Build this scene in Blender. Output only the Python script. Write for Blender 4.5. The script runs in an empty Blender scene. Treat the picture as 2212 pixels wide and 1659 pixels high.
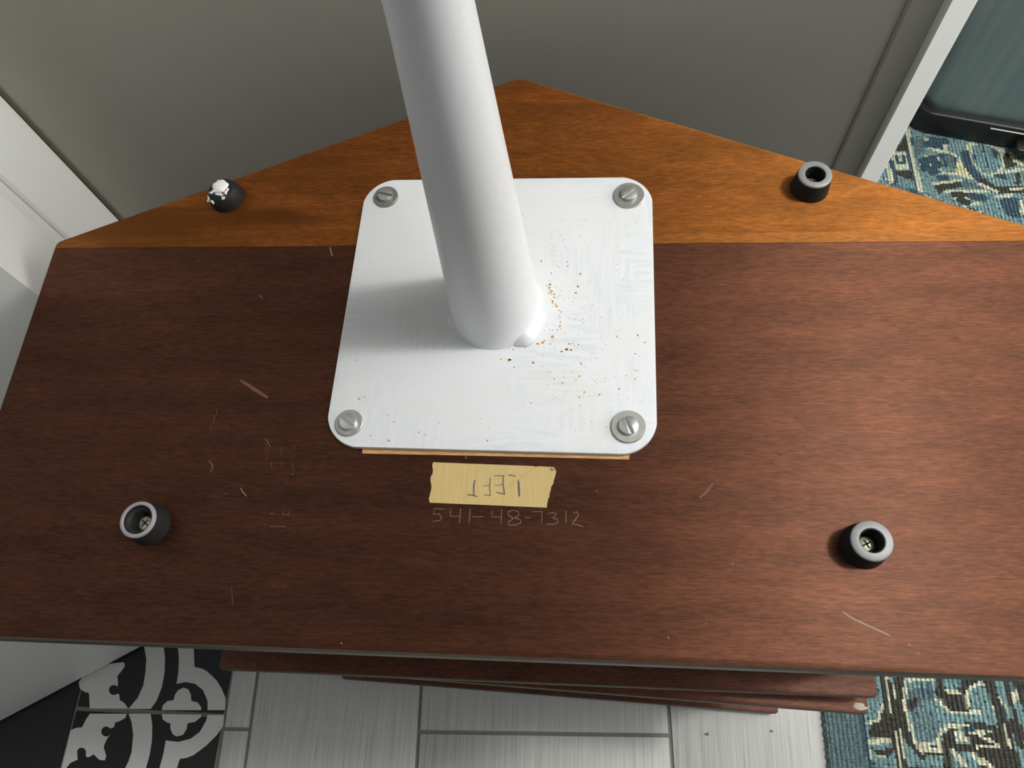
import bpy, bmesh, math, random
import numpy as np
from mathutils import Vector, Matrix

SC = bpy.context.scene
COL = SC.collection
random.seed(7)

# ------------------------------------------------------------------ camera
# world: x to the right along the speaker's front, y away, z up, metres; origin on the floor
# below the middle of the upper speaker's front edge
ZB = 0.654                                   # height of the upper speaker's underside (it stands on its head)
cam_d = bpy.data.cameras.new('camera')
cam_d.sensor_width = 36.0
cam_d.lens = 26.274
cam_d.clip_start = 0.01
cam = bpy.data.objects.new('camera', cam_d)
COL.objects.link(cam)
mr = Matrix(((0.995147, -0.003303, 0.098347), (0.042385, 0.916358, -0.39811), (-0.088806, 0.400346, 0.912051)))
cam.matrix_world = Matrix.Translation((0.03987, -0.01904, ZB + 0.332)) @ mr.to_4x4()
SC.camera = cam

# ------------------------------------------------------------------ light, world, exposure
W = bpy.data.worlds.new('room_light')
SC.world = W
W.use_nodes = True
bg = W.node_tree.nodes['Background']
bg.inputs[0].default_value = (0.94, 1.0, 1.03, 1)
bg.inputs[1].default_value = 0.19

def lamp(name, loc, radius, power, color):
    d = bpy.data.lights.new(name, 'POINT')
    d.shadow_soft_size = radius; d.energy = power; d.color = color
    o = bpy.data.objects.new(name, d); COL.objects.link(o)
    o.location = loc
    return o
lamp('ceiling_lamp', (1.15, 0.26, 2.30), 0.09, 63.0, (1.0, 0.985, 0.96))
d = bpy.data.lights.new('hall_fill_light', 'AREA')          # added soft fill by the next room's right wall, no window there
d.shape = 'RECTANGLE'; d.size = 0.9; d.size_y = 1.2; d.energy = 21.0; d.color = (0.97, 1.0, 1.0)
o = bpy.data.objects.new('hall_fill_light', d); COL.objects.link(o)
o.location = (2.08, 0.38, 1.45); o.rotation_euler = (0, math.pi / 2, 0)

SC.view_settings.view_transform = 'Standard'
SC.view_settings.look = 'None'
SC.view_settings.gamma = 1.0
SC.view_settings.use_curve_mapping = False
SC.view_settings.exposure = 0.0

# ------------------------------------------------------------------ material helpers
class NT:
    def __init__(s, name):
        s.m = bpy.data.materials.new(name); s.m.use_nodes = True
        s.t = s.m.node_tree; s.t.nodes.clear()
        s.out = s.t.nodes.new('ShaderNodeOutputMaterial')
    def n(s, typ, ins=None, **props):
        nd = s.t.nodes.new(typ)
        for k, v in props.items(): setattr(nd, k, v)
        for k, v in (ins or {}).items():
            i = nd.inputs[k]
            if isinstance(v, bpy.types.NodeSocket): s.t.links.new(v, i)
            elif isinstance(v, (tuple, list)) and len(v) == 3 and len(i.default_value) == 4: i.default_value = (*v, 1)
            else: i.default_value = v
        return nd
    def link(s, a, b): s.t.links.new(a, b)
    def coord(s, scale, kind='Object', loc=(0, 0, 0)):
        tc = s.n('ShaderNodeTexCoord')
        mp = s.n('ShaderNodeMapping', {'Vector': tc.outputs[kind], 'Scale': scale, 'Location': loc})
        return mp.outputs[0]
    def noise(s, vec, scale=1.0, detail=3.0, rough=0.55, dist=0.0):
        return s.n('ShaderNodeTexNoise', {'Vector': vec, 'Scale': scale, 'Detail': detail, 'Roughness': rough, 'Distortion': dist}).outputs[0]
    def rng(s, v, a, b, c, d):
        return s.n('ShaderNodeMapRange', {0: v, 1: a, 2: b, 3: c, 4: d}).outputs[0]
    def math(s, op, a, b=0.0, clamp=False):
        return s.n('ShaderNodeMath', {0: a, 1: b}, operation=op, use_clamp=clamp).outputs[0]
    def mix(s, f, a, b, blend='MIX'):
        nd = s.n('ShaderNodeMix', data_type='RGBA', blend_type=blend)
        for i, v in ((0, f), (6, a), (7, b)):
            if isinstance(v, bpy.types.NodeSocket): s.link(v, nd.inputs[i])
            elif i: nd.inputs[i].default_value = (*v, 1)
            else: nd.inputs[i].default_value = v
        return nd.outputs[2]
    def ramp(s, v, stops):
        r = s.n('ShaderNodeValToRGB', {0: v}); cr = r.color_ramp
        while len(cr.elements) < len(stops): cr.elements.new(0.5)
        for e, (p, c) in zip(cr.elements, stops): e.position = p; e.color = (*c, 1)
        return r.outputs[0]
    def bump(s, h, strength, dist):
        return s.n('ShaderNodeBump', {'Height': h, 'Strength': strength, 'Distance': dist}).outputs[0]
    def principled(s, **kw):
        ins = {k.replace('_', ' '): v for k, v in kw.items()}
        b = s.n('ShaderNodeBsdfPrincipled', ins)
        s.link(b.outputs[0], s.out.inputs[0])
        return b

def plain(name, col, rough=0.5, metal=0.0, spec=0.5, var=0.06, vscale=60.0, bump=0.0):
    t = NT(name)
    nz = t.noise(t.coord((1, 1, 1)), vscale, 4.0)
    c = t.mix(nz, tuple(x * (1 - var) for x in col), tuple(min(1, x * (1 + var)) for x in col))
    kw = dict(Base_Color=c, Roughness=rough, Metallic=metal)
    if bump: kw['Normal'] = t.bump(nz, bump, 0.001)
    b = t.principled(**kw)
    b.inputs['Specular IOR Level'].default_value = spec
    return t.m

def wood(name, dark, light, sheen, sheen_w, seed=0.0, coat=0.26, stain=0.35, knots=()):
    """varnished veneer, grain along x: dark body, a coloured lobe from the fibres, a thin satin coat"""
    t = NT(name)
    L = (seed, seed * 1.7, 0)
    fine = t.noise(t.coord((38, 1000, 1000), loc=L), 1.0, 4.0, 0.6)
    mid = t.noise(t.coord((9, 95, 95), loc=L), 1.0, 4.0, 0.6, 0.6)
    dash = t.noise(t.coord((210, 1500, 1500), loc=L), 1.0, 2.0, 0.5)
    big = t.noise(t.coord((9, 24, 24), loc=L), 1.0, 4.0, 0.6, 1.0)
    wv = t.n('ShaderNodeTexWave', {'Vector': t.coord((1.3, 13, 13), loc=L), 'Scale': 1.0, 'Distortion': 7.0, 'Detail': 3.0, 'Detail Scale': 0.8},
             wave_type='BANDS', bands_direction='Y').outputs[1]
    g = t.math('ADD', t.math('MULTIPLY', fine, 0.30), t.math('MULTIPLY', mid, 0.16))
    g = t.math('ADD', g, t.math('MULTIPLY', dash, 0.26))
    g = t.math('ADD', g, t.math('MULTIPLY', big, 0.28))
    g = t.math('ADD', g, t.math('MULTIPLY', wv, 0.06))
    f = t.rng(g, 0.38, 0.68, 0.0, 1.0)
    c = t.mix(f, dark, light)
    fk = t.rng(dash, 0.32, 0.68, 0.86, 1.14)
    fkc = t.n('ShaderNodeCombineXYZ', {0: fk, 1: fk, 2: fk}).outputs[0]
    mo = t.noise(t.coord((30, 95, 95), loc=(seed + 8, 2, 0)), 1.0, 3.0, 0.6, 0.5)
    mk = t.rng(mo, 0.35, 0.65, 0.90, 1.08)
    fkc = t.n('ShaderNodeVectorMath', {0: fkc, 3: mk}, operation='SCALE').outputs[0]
    c = t.mix(1.0, c, fkc, 'MULTIPLY')
    st = t.rng(t.noise(t.coord((16, 50, 50), loc=(seed + 3, 1, 0)), 1.0, 3.0, 0.5, 0.4), 0.60, 0.78, 0.0, stain)
    c = t.mix(st, c, tuple(x * 0.45 for x in dark))
    for kx, ky, rx, ry, kw in knots:          # small dark knots and marks of the veneer
        d = t.n('ShaderNodeVectorMath', {0: t.coord((1 / rx, 1 / ry, 0), loc=(-kx / rx, -ky / ry, 0))}, operation='LENGTH').outputs['Value']
        d = t.math('ADD', d, t.rng(mid, 0.3, 0.7, -0.5, 0.5))
        c = t.mix(t.rng(d, 0.3, 1.1, kw, 0.0), c, tuple(x * 0.4 for x in dark))
        st = t.math('MAXIMUM', st, t.rng(d, 0.3, 1.1, kw, 0.0))
    sc = t.mix(1.0, t.mix(f, tuple(x * 0.62 for x in sheen), sheen), fkc, 'MULTIPLY')
    sc = t.mix(st, sc, tuple(x * 0.5 for x in sheen))
    nrm = t.bump(t.math('ADD', fine, t.math('MULTIPLY', dash, 0.6)), 0.10, 0.0004)
    dif = t.n('ShaderNodeBsdfDiffuse', {'Color': c, 'Normal': nrm})
    tg = t.n('ShaderNodeCombineXYZ', {0: 1.0, 1: 0.0, 2: 0.0})
    gl = t.n('ShaderNodeBsdfAnisotropic', {'Color': sc, 'Roughness': 0.585, 'Anisotropy': 0.42, 'Normal': nrm, 'Tangent': tg.outputs[0]})
    m1 = t.n('ShaderNodeMixShader', {0: sheen_w, 1: dif.outputs[0], 2: gl.outputs[0]})
    ct = t.n('ShaderNodeBsdfAnisotropic', {'Color': (1, 1, 1, 1), 'Roughness': 0.46, 'Anisotropy': 0.35, 'Normal': nrm, 'Tangent': tg.outputs[0]})
    fr = t.n('ShaderNodeFresnel', {'IOR': 1.45})
    m2 = t.n('ShaderNodeMixShader', {0: t.math('MULTIPLY', fr.outputs[0], coat), 1: m1.outputs[0], 2: ct.outputs[0]})
    t.link(m2.outputs[0], t.out.inputs[0])
    return t.m

# ------------------------------------------------------------------ mesh helpers
def finish(bm, name, mats, parent=None, sharp=35, loc=(0, 0, 0), smooth=True):
    bmesh.ops.recalc_face_normals(bm, faces=bm.faces)
    if smooth:
        for f in bm.faces: f.smooth = True
        for e in bm.edges:
            if len(e.link_faces) == 2 and e.calc_face_angle(0) > math.radians(sharp): e.smooth = False
    me = bpy.data.meshes.new(name)
    bm.to_mesh(me); bm.free()
    for m in (mats if isinstance(mats, (list, tuple)) else [mats]): me.materials.append(m)
    o = bpy.data.objects.new(name, me); COL.objects.link(o)
    o.location = loc
    if parent: o.parent = parent
    return o

def thing(name, label, cat, loc=(0, 0, 0), rz=0.0, group=None):
    o = bpy.data.objects.new(name, None); COL.objects.link(o)
    o.empty_display_size = 0.05
    o.location = loc; o.rotation_euler = (0, 0, rz)
    o['label'] = label; o['category'] = cat
    if group: o['group'] = group
    return o

def structure(o):
    o['kind'] = 'structure'; return o

def inset(poly, d):
    n = len(poly); out = []
    for i in range(n):
        p0, p1, p2 = Vector(poly[i - 1]), Vector(poly[i]), Vector(poly[(i + 1) % n])
        a = (p1 - p0).normalized(); b = (p2 - p1).normalized()
        na = Vector((-a.y, a.x)); nb = Vector((-b.y, b.x))
        k = na + nb
        k = k / max(1e-6, k.length_squared) * 2
        out.append((p1.x + k.x * d, p1.y + k.y * d))
    return out

def area2(poly):
    return sum(poly[i - 1][0] * poly[i][1] - poly[i][0] * poly[i - 1][1] for i in range(len(poly)))

def prism(bm, poly, z0, z1, r=0.0, segs=3, bottom=True, mat=0):
    """upright prism of a plan outline, its rims rounded by r"""
    if area2(poly) < 0: poly = poly[::-1]
    rings = []
    prof = []
    if r > 0:
        if bottom:
            for k in range(segs + 1):
                a = math.pi / 2 * k / segs
                prof.append((r * (1 - math.sin(a)), z0 + r * (1 - math.cos(a))))
        else: prof.append((0, z0))
        for k in range(segs + 1):
            a = math.pi / 2 * k / segs
            prof.append((r * (1 - math.cos(a)), z1 - r + r * math.sin(a)))
    else: prof = [(0, z0), (0, z1)]
    for d, z in prof:
        q = inset(poly, d) if d > 1e-9 else poly
        rings.append([bm.verts.new((x, y, z)) for x, y in q])
    fs = []
    n = len(poly)
    for A, B in zip(rings, rings[1:]):
        for i in range(n): fs.append(bm.faces.new((A[i], A[(i + 1) % n], B[(i + 1) % n], B[i])))
    fs.append(bm.faces.new(rings[0][::-1])); fs.append(bm.faces.new(rings[-1]))
    for f in fs: f.material_index = mat
    return fs

def round_corners(poly, radii, segs=5):
    n = len(poly); out = []
    if isinstance(radii, (int, float)): radii = [radii] * n
    for i in range(n):
        p0, p1, p2 = Vector(poly[i - 1]), Vector(poly[i]), Vector(poly[(i + 1) % n])
        r = radii[i]
        if r <= 0: out.append(tuple(p1)); continue
        u = (p0 - p1).normalized(); v = (p2 - p1).normalized()
        ang = u.angle(v); d = r / math.tan(ang / 2)
        c = p1 + (u + v).normalized() * (r / math.sin(ang / 2))
        s = p1 + u * d - c; e = p1 + v * d - c
        a0 = math.atan2(s.y, s.x); a1 = math.atan2(e.y, e.x)
        da = (a1 - a0 + math.pi) % (2 * math.pi) - math.pi
        for k in range(segs + 1):
            a = a0 + da * k / segs
            out.append((c.x + r * math.cos(a), c.y + r * math.sin(a)))
    return out

def box(bm, x0, x1, y0, y1, z0, z1, r=0.0, mat=0):
    prism(bm, [(x0, y0), (x1, y0), (x1, y1), (x0, y1)], z0, z1, r, 2, mat=mat)

def lathe(bm, prof, n=40, c=(0, 0), mat=0):
    rings = []
    for r, z in prof:
        if r < 1e-6: rings.append([bm.verts.new((c[0], c[1], z))])
        else: rings.append([bm.verts.new((c[0] + r * math.cos(2 * math.pi * k / n), c[1] + r * math.sin(2 * math.pi * k / n), z)) for k in range(n)])
    for A, B in zip(rings, rings[1:]):
        for k in range(n):
            a = A[k % len(A)]; a2 = A[(k + 1) % len(A)]; b = B[k % len(B)]; b2 = B[(k + 1) % len(B)]
            vs = []
            for v in (a, a2, b2, b):
                if v not in vs: vs.append(v)
            if len(vs) > 2: bm.faces.new(vs).material_index = mat

def ribbon(bm, pts, w, z, h=0.00012, mat=0):
    """a pen or scratch stroke: a flat narrow band with a little thickness, following pts"""
    P = [Vector(p) for p in pts]
    L = []; R = []
    n = len(P)
    for i, p in enumerate(P):
        d = (P[min(n - 1, i + 1)] - P[max(0, i - 1)]).normalized()
        k = Vector((-d.y, d.x)) * (w / 2 * (0.75 if i in (0, n - 1) else 1.0))
        L.append(p + k); R.append(p - k)
    poly = [tuple(q) for q in L] + [tuple(q) for q in R[::-1]]
    t = [bm.verts.new((x, y, z + h)) for x, y in poly]; b = [bm.verts.new((x, y, z - 0.0001)) for x, y in poly]
    m = len(poly)
    for i in range(n - 1):
        bm.faces.new((t[i], t[i + 1], t[m - 2 - i], t[m - 1 - i])).material_index = mat
    for i in range(m): bm.faces.new((b[i], b[(i + 1) % m], t[(i + 1) % m], t[i])).material_index = mat

def blob(bm, c, rad, seed, amp=0.25, sub=2, mat=0):
    rnd = random.Random(seed)
    r = bmesh.ops.create_icosphere(bm, subdivisions=sub, radius=1.0)
    ph = [rnd.uniform(0, 6.28) for _ in range(6)]
    for v in r['verts']:
        p = v.co
        k = 1 + amp * (math.sin(3.1 * p.x + ph[0]) * math.sin(4.3 * p.y + ph[1]) + 0.7 * math.sin(6.7 * p.z + 5 * p.x + ph[2]) * math.cos(5.9 * p.y + ph[3]))
        v.co = Vector((c[0] + p.x * rad[0] * k, c[1] + p.y * rad[1] * k, c[2] + p.z * rad[2] * k))
    for v in r['verts']:
        for f in v.link_faces: f.material_index = mat

# ------------------------------------------------------------------ materials
M_front = wood('walnut_stained_board', (0.0065, 0.0028, 0.0021), (0.020, 0.0074, 0.005), (1.0, 0.40, 0.195), 0.123, 0.0, knots=[(0.08103, 0.14098, 0.0042, 0.0034, 0.75), (0.21403, 0.15039, 0.0026, 0.002, 0.6), (0.20877, 0.15708, 0.008, 0.0022, 0.5), (0.20922, 0.17774, 0.01, 0.005, 0.4), (0.13804, 0.096, 0.0012, 0.0012, 0.6)])
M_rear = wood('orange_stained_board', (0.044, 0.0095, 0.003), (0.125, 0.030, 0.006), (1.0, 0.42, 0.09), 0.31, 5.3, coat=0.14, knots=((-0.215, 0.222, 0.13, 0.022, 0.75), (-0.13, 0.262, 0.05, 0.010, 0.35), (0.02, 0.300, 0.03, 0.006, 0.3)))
M_lower = wood('walnut_lower_panel', (0.045, 0.016, 0.010), (0.14, 0.05, 0.03), (0.6, 0.30, 0.20), 0.10, 9.1)
M_edge = plain('worn_lit_board_edge', (0.085, 0.062, 0.044), 0.45, var=0.35, vscale=30)  # worn edge, painted lighter still for the light its bevel catches
M_cab = wood('walnut_cabinet_side', (0.02, 0.008, 0.006), (0.05, 0.019, 0.012), (0.4, 0.2, 0.12), 0.1, 2.2)
M_grille = plain('dark_brown_grille_cloth', (0.018, 0.012, 0.009), 0.9, var=0.5, vscale=900, bump=0.4)
M_bare = wood('bare_unstained_wood', (0.50, 0.27, 0.11), (0.62, 0.36, 0.16), (0.8, 0.5, 0.25), 0.05, 4.0, stain=0.1)
M_rubber = plain('black_rubber', (0.015, 0.015, 0.015), 0.6, spec=0.25, var=0.2, vscale=250)
M_rubber_top = plain('lit_rubber_rim', (0.27, 0.27, 0.275), 0.45, spec=0.8, var=0.15, vscale=300)  # same black rubber, the gloss on its top painted as a paler grey
M_steel = plain('dull_zinc', (0.46, 0.46, 0.43), 0.42, 0.75, var=0.15, vscale=300, bump=0.1)
M_steel_dark = plain('unlit_zinc', (0.24, 0.235, 0.22), 0.5, 0.6, var=0.2, vscale=300, bump=0.1)  # zinc painted darker where a washer reflects no lamp
M_bolt = plain('bright_screw_head', (0.62, 0.65, 0.65), 0.3, 0.85, var=0.1, vscale=300, bump=0.15)
M_slot = plain('screw_slot', (0.03, 0.03, 0.03), 0.7)
M_brass = plain('yellowed_screw', (0.55, 0.52, 0.38), 0.35, 0.7, var=0.15, vscale=400)
M_rust = plain('rust_orange', (0.60, 0.28, 0.06), 0.8, var=0.3, vscale=500)
M_rust2 = plain('rust_brown', (0.42, 0.27, 0.16), 0.8, var=0.3, vscale=500)
M_pencil = plain('graphite_pencil', (0.11, 0.10, 0.085), 0.6, var=0.3, vscale=900)
M_crease = plain('tape_crease', (0.45, 0.30, 0.12), 0.6)
M_scribe = plain('scribed_line', (0.19, 0.105, 0.062), 0.6, var=0.35, vscale=700)
M_scr = plain('pale_scratch', (0.29, 0.22, 0.16), 0.6, var=0.3, vscale=500)
M_scr_r = plain('reddish_scratch', (0.125, 0.052, 0.028), 0.6, var=0.3, vscale=500)
M_chip = plain('bare_chip', (0.50, 0.42, 0.34), 0.6)
M_scr_d = plain('dark_scuff', (0.05, 0.022, 0.014), 0.6, var=0.3, vscale=500)
M_residue = plain('white_residue', (0.82, 0.80, 0.80), 0.6, var=0.05, vscale=400, bump=0.3)
M_grout = plain('grey_grout', (0.23, 0.225, 0.20), 0.9, var=0.12, vscale=200)
M_black = plain('black_glazed_tile', (0.012, 0.012, 0.015), 0.45, var=0.2, vscale=80)
M_inlay = plain('white_glazed_pattern', (0.68, 0.68, 0.64), 0.5, var=0.04, vscale=60)
M_white = plain('white_gloss_paint', (0.90, 0.895, 0.86), 0.4, var=0.02, vscale=25, bump=0.03)
M_wall = plain('greige_wall_paint', (0.50, 0.478, 0.415), 0.75, var=0.03, vscale=40, bump=0.05)
M_caulk = plain('yellowed_caulk', (0.36, 0.315, 0.235), 0.7)
M_blackp = plain('black_plastic', (0.012, 0.012, 0.012), 0.4, var=0.2)
M_crumb = plain('brown_crumb', (0.24, 0.18, 0.09), 0.9, var=0.4, vscale=800)

def m_painted_plate():
    t = NT('brushed_white_paint')
    s1 = t.noise(t.coord((55, 420, 1)), 1.0, 3.0, 0.55)
    s2 = t.noise(t.coord((420, 45, 1), loc=(3, 1, 0)), 1.0, 3.0, 0.55)
    pm = t.noise(t.coord((22, 22, 1), loc=(1, 8, 0)), 1.0, 2.0)
    sel = t.rng(pm, 0.47, 0.53, 0.0, 1.0)
    sx = t.n('ShaderNodeMix', {0: sel, 2: s1, 3: s2}).outputs[0]
    patch = t.rng(t.noise(t.coord((16, 16, 1), loc=(5, 2, 0)), 1.0, 3.0, 0.5, 0.5), 0.42, 0.62, 0.0, 1.0)
    thin = t.math('MULTIPLY', t.rng(sx, 0.42, 0.66, 0.0, 1.0), patch)
    c = t.mix(thin, (0.745, 0.757, 0.775), (0.65, 0.69, 0.72))
    warm = t.rng(t.noise(t.coord((30, 30, 1), loc=(2, 6, 0)), 1.0, 3.0), 0.52, 0.75, 0.0, 0.5)
    c = t.mix(warm, c, (0.72, 0.705, 0.65))
    b = t.principled(Base_Color=c, Roughness=0.6, Normal=t.bump(sx, 0.05, 0.0004))
    b.inputs['Specular IOR Level'].default_value = 0.3
    return t.m
M_plate = m_painted_plate()

def m_pole():
    t = NT('white_powder_coat')
    nz = t.noise(t.coord((1, 1, 0.35)), 420.0, 3.0)
    c = t.mix(nz, (0.74, 0.755, 0.765), (0.80, 0.81, 0.82))
    t.principled(Base_Color=c, Roughness=0.36, Normal=t.bump(nz, 0.09, 0.0006))
    return t.m
M_pole = m_pole()
M_gloss = plain('glossy_white_paint_blob', (0.78, 0.79, 0.80), 0.18, var=0.03)

def m_tape():
    t = NT('masking_tape')
    cr = t.noise(t.coord((700, 90, 1)), 1.0, 3.0, 0.6)
    bl = t.noise(t.coord((60, 60, 1)), 1.0, 3.0)
    c = t.mix(cr, (0.47, 0.335, 0.122), (0.61, 0.455, 0.195))
    c = t.mix(t.rng(bl, 0.4, 0.7, 0, 0.5), c, (0.50, 0.38, 0.16))
    t.principled(Base_Color=c, Roughness=0.6, Normal=t.bump(cr, 0.35, 0.0004))
    return t.m
M_tape = m_tape()

def m_plank():
    t = NT('linen_streaked_tile')
    a = t.noise(t.coord((520, 9, 1)), 1.0, 3.0, 0.65)
    b = t.noise(t.coord((130, 4, 1), loc=(4, 0, 0)), 1.0, 3.0, 0.6)
    g = t.math('ADD', t.math('MULTIPLY', a, 0.65), t.math('MULTIPLY', b, 0.35))
    c = t.ramp(g, [(0.30, (0.25, 0.25, 0.235)), (0.42, (0.50, 0.50, 0.475)), (0.62, (0.62, 0.62, 0.59))])
    t.principled(Base_Color=c, Roughness=0.5, Normal=t.bump(g, 0.1, 0.0005))
    return t.m
M_plank = m_plank()

def m_bin():
    t = NT('brushed_steel')
    a = t.noise(t.coord((70, 70, 1.0)), 1.0, 4.0, 0.65)
    b = t.noise(t.coord((9, 9, 0.3)), 1.0, 2.0)
    c = t.mix(a, (0.20, 0.27, 0.30), (0.52, 0.58, 0.58))
    c = t.mix(t.rng(b, 0.45, 0.65, 0, 1), c, (0.42, 0.45, 0.44))
    t.principled(Base_Color=c, Roughness=0.38, Metallic=0.85)
    return t.m
M_bin = m_bin()

def m_rug():
    t = NT('knotted_wool_pile')
    at = t.n('ShaderNodeAttribute', attribute_name='yarn', attribute_type='GEOMETRY')
    nz = t.noise(t.coord((420, 300, 1)), 1.0, 3.0, 0.6)
    c = t.mix(t.rng(nz, 0.3, 0.7, 0.0, 1.0), (0.62, 0.62, 0.62), (1.25, 1.25, 1.25))
    c2 = t.mix(1.0, at.outputs[0], c, 'MULTIPLY')
    w = t.n('ShaderNodeTexWave', {'Vector': t.coord((1, 1, 1)), 'Scale': 62.0, 'Distortion': 0.6}, wave_type='BANDS', bands_direction='X').outputs[1]
    w2 = t.n('ShaderNodeTexWave', {'Vector': t.coord((1, 1, 1)), 'Scale': 95.0, 'Distortion': 0.6}, wave_type='BANDS', bands_direction='Y').outputs[1]
    h = t.math('ADD', t.math('MULTIPLY', w, 1.0), t.math('ADD', t.math('MULTIPLY', w2, 0.25), nz))
    b = t.principled(Base_Color=c2, Roughness=0.95, Normal=t.bump(h, 0.8, 0.002))
    b.inputs['Specular IOR Level'].default_value = 0.1
    return t.m
M_rugm = m_rug()
M_bind = plain('rug_binding_yarn', (0.16, 0.23, 0.24), 0.95, var=0.4, vscale=300, bump=0.5)

# ------------------------------------------------------------------ floor with its tiles
bm = bmesh.new(); box(bm, -1.3, 2.1, -1.6, 2.2, -0.03, -0.0022)
floor = structure(finish(bm, 'floor', M_grout))
TH = math.radians(1.8); PIV = Vector((0.0, -0.045))
def fl(u, v):
    return (PIV.x + u * math.cos(TH) - (v - PIV.y) * math.sin(TH), PIV.y + u * math.sin(TH) + (v - PIV.y) * math.cos(TH))
G = 0.0021
def tile(name, u0, u1, v0, v1, mat):
    b = bmesh.new()
    prism(b, [fl(u0 + G, v0 + G), fl(u1 - G, v0 + G), fl(u1 - G, v1 - G), fl(u0 + G, v1 - G)], -0.008, 0.0, 0.0008, 2, bottom=False)
    return finish(b, name, mat, floor)
XS = [-0.373, -0.161, 0.1405, 0.445, 0.75, 1.055, 1.36]
for v0, v1 in ((-1.00, -0.65), (-0.65, -0.3455), (-0.3455, -0.0445), (-0.0445, 0.2565), (0.2565, 0.56)):
    tile('plank_tile', -0.161, 0.1405, v0, v1, M_plank)
for v0, v1 in ((-0.65, -0.0445), (-0.0445, 0.56)):
    tile('plank_tile', -0.408, -0.373, v0, v1, M_plank)
for v0, v1 in ((-0.90, -0.30), (-0.30, 0.30), (0.30, 0.56)):
    tile('plank_tile', -0.373, -0.161, v0, v1, M_plank)
for k, (u0, u1) in enumerate(zip(XS[2:], XS[3:])):
    o = 0.15 * (k % 2)
    for j in range(4): tile('plank_tile', u0, u1, -1.0 + o + 0.6 * j, -0.4 + o + 0.6 * j, M_plank)
pat = {}
for i, (x0, x1, ytop) in enumerate(((-0.6063, -0.4085, 0.3535), (-0.806, -0.6063, 0.2535))):
    for j in range(5):
        b = bmesh.new(); y1 = ytop - 0.198 * j
        prism(b, [(x0 + 0.0012, y1 - 0.1955), (x1 - 0.0025, y1 - 0.1955), (x1 - 0.0025, y1 - 0.0025), (x0 + 0.0012, y1 - 0.0025)], -0.008, 0.0, 0.0008, 2, bottom=False)
        pat[(i, j)] = finish(b, 'patterned_tile', M_black, floor)
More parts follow.
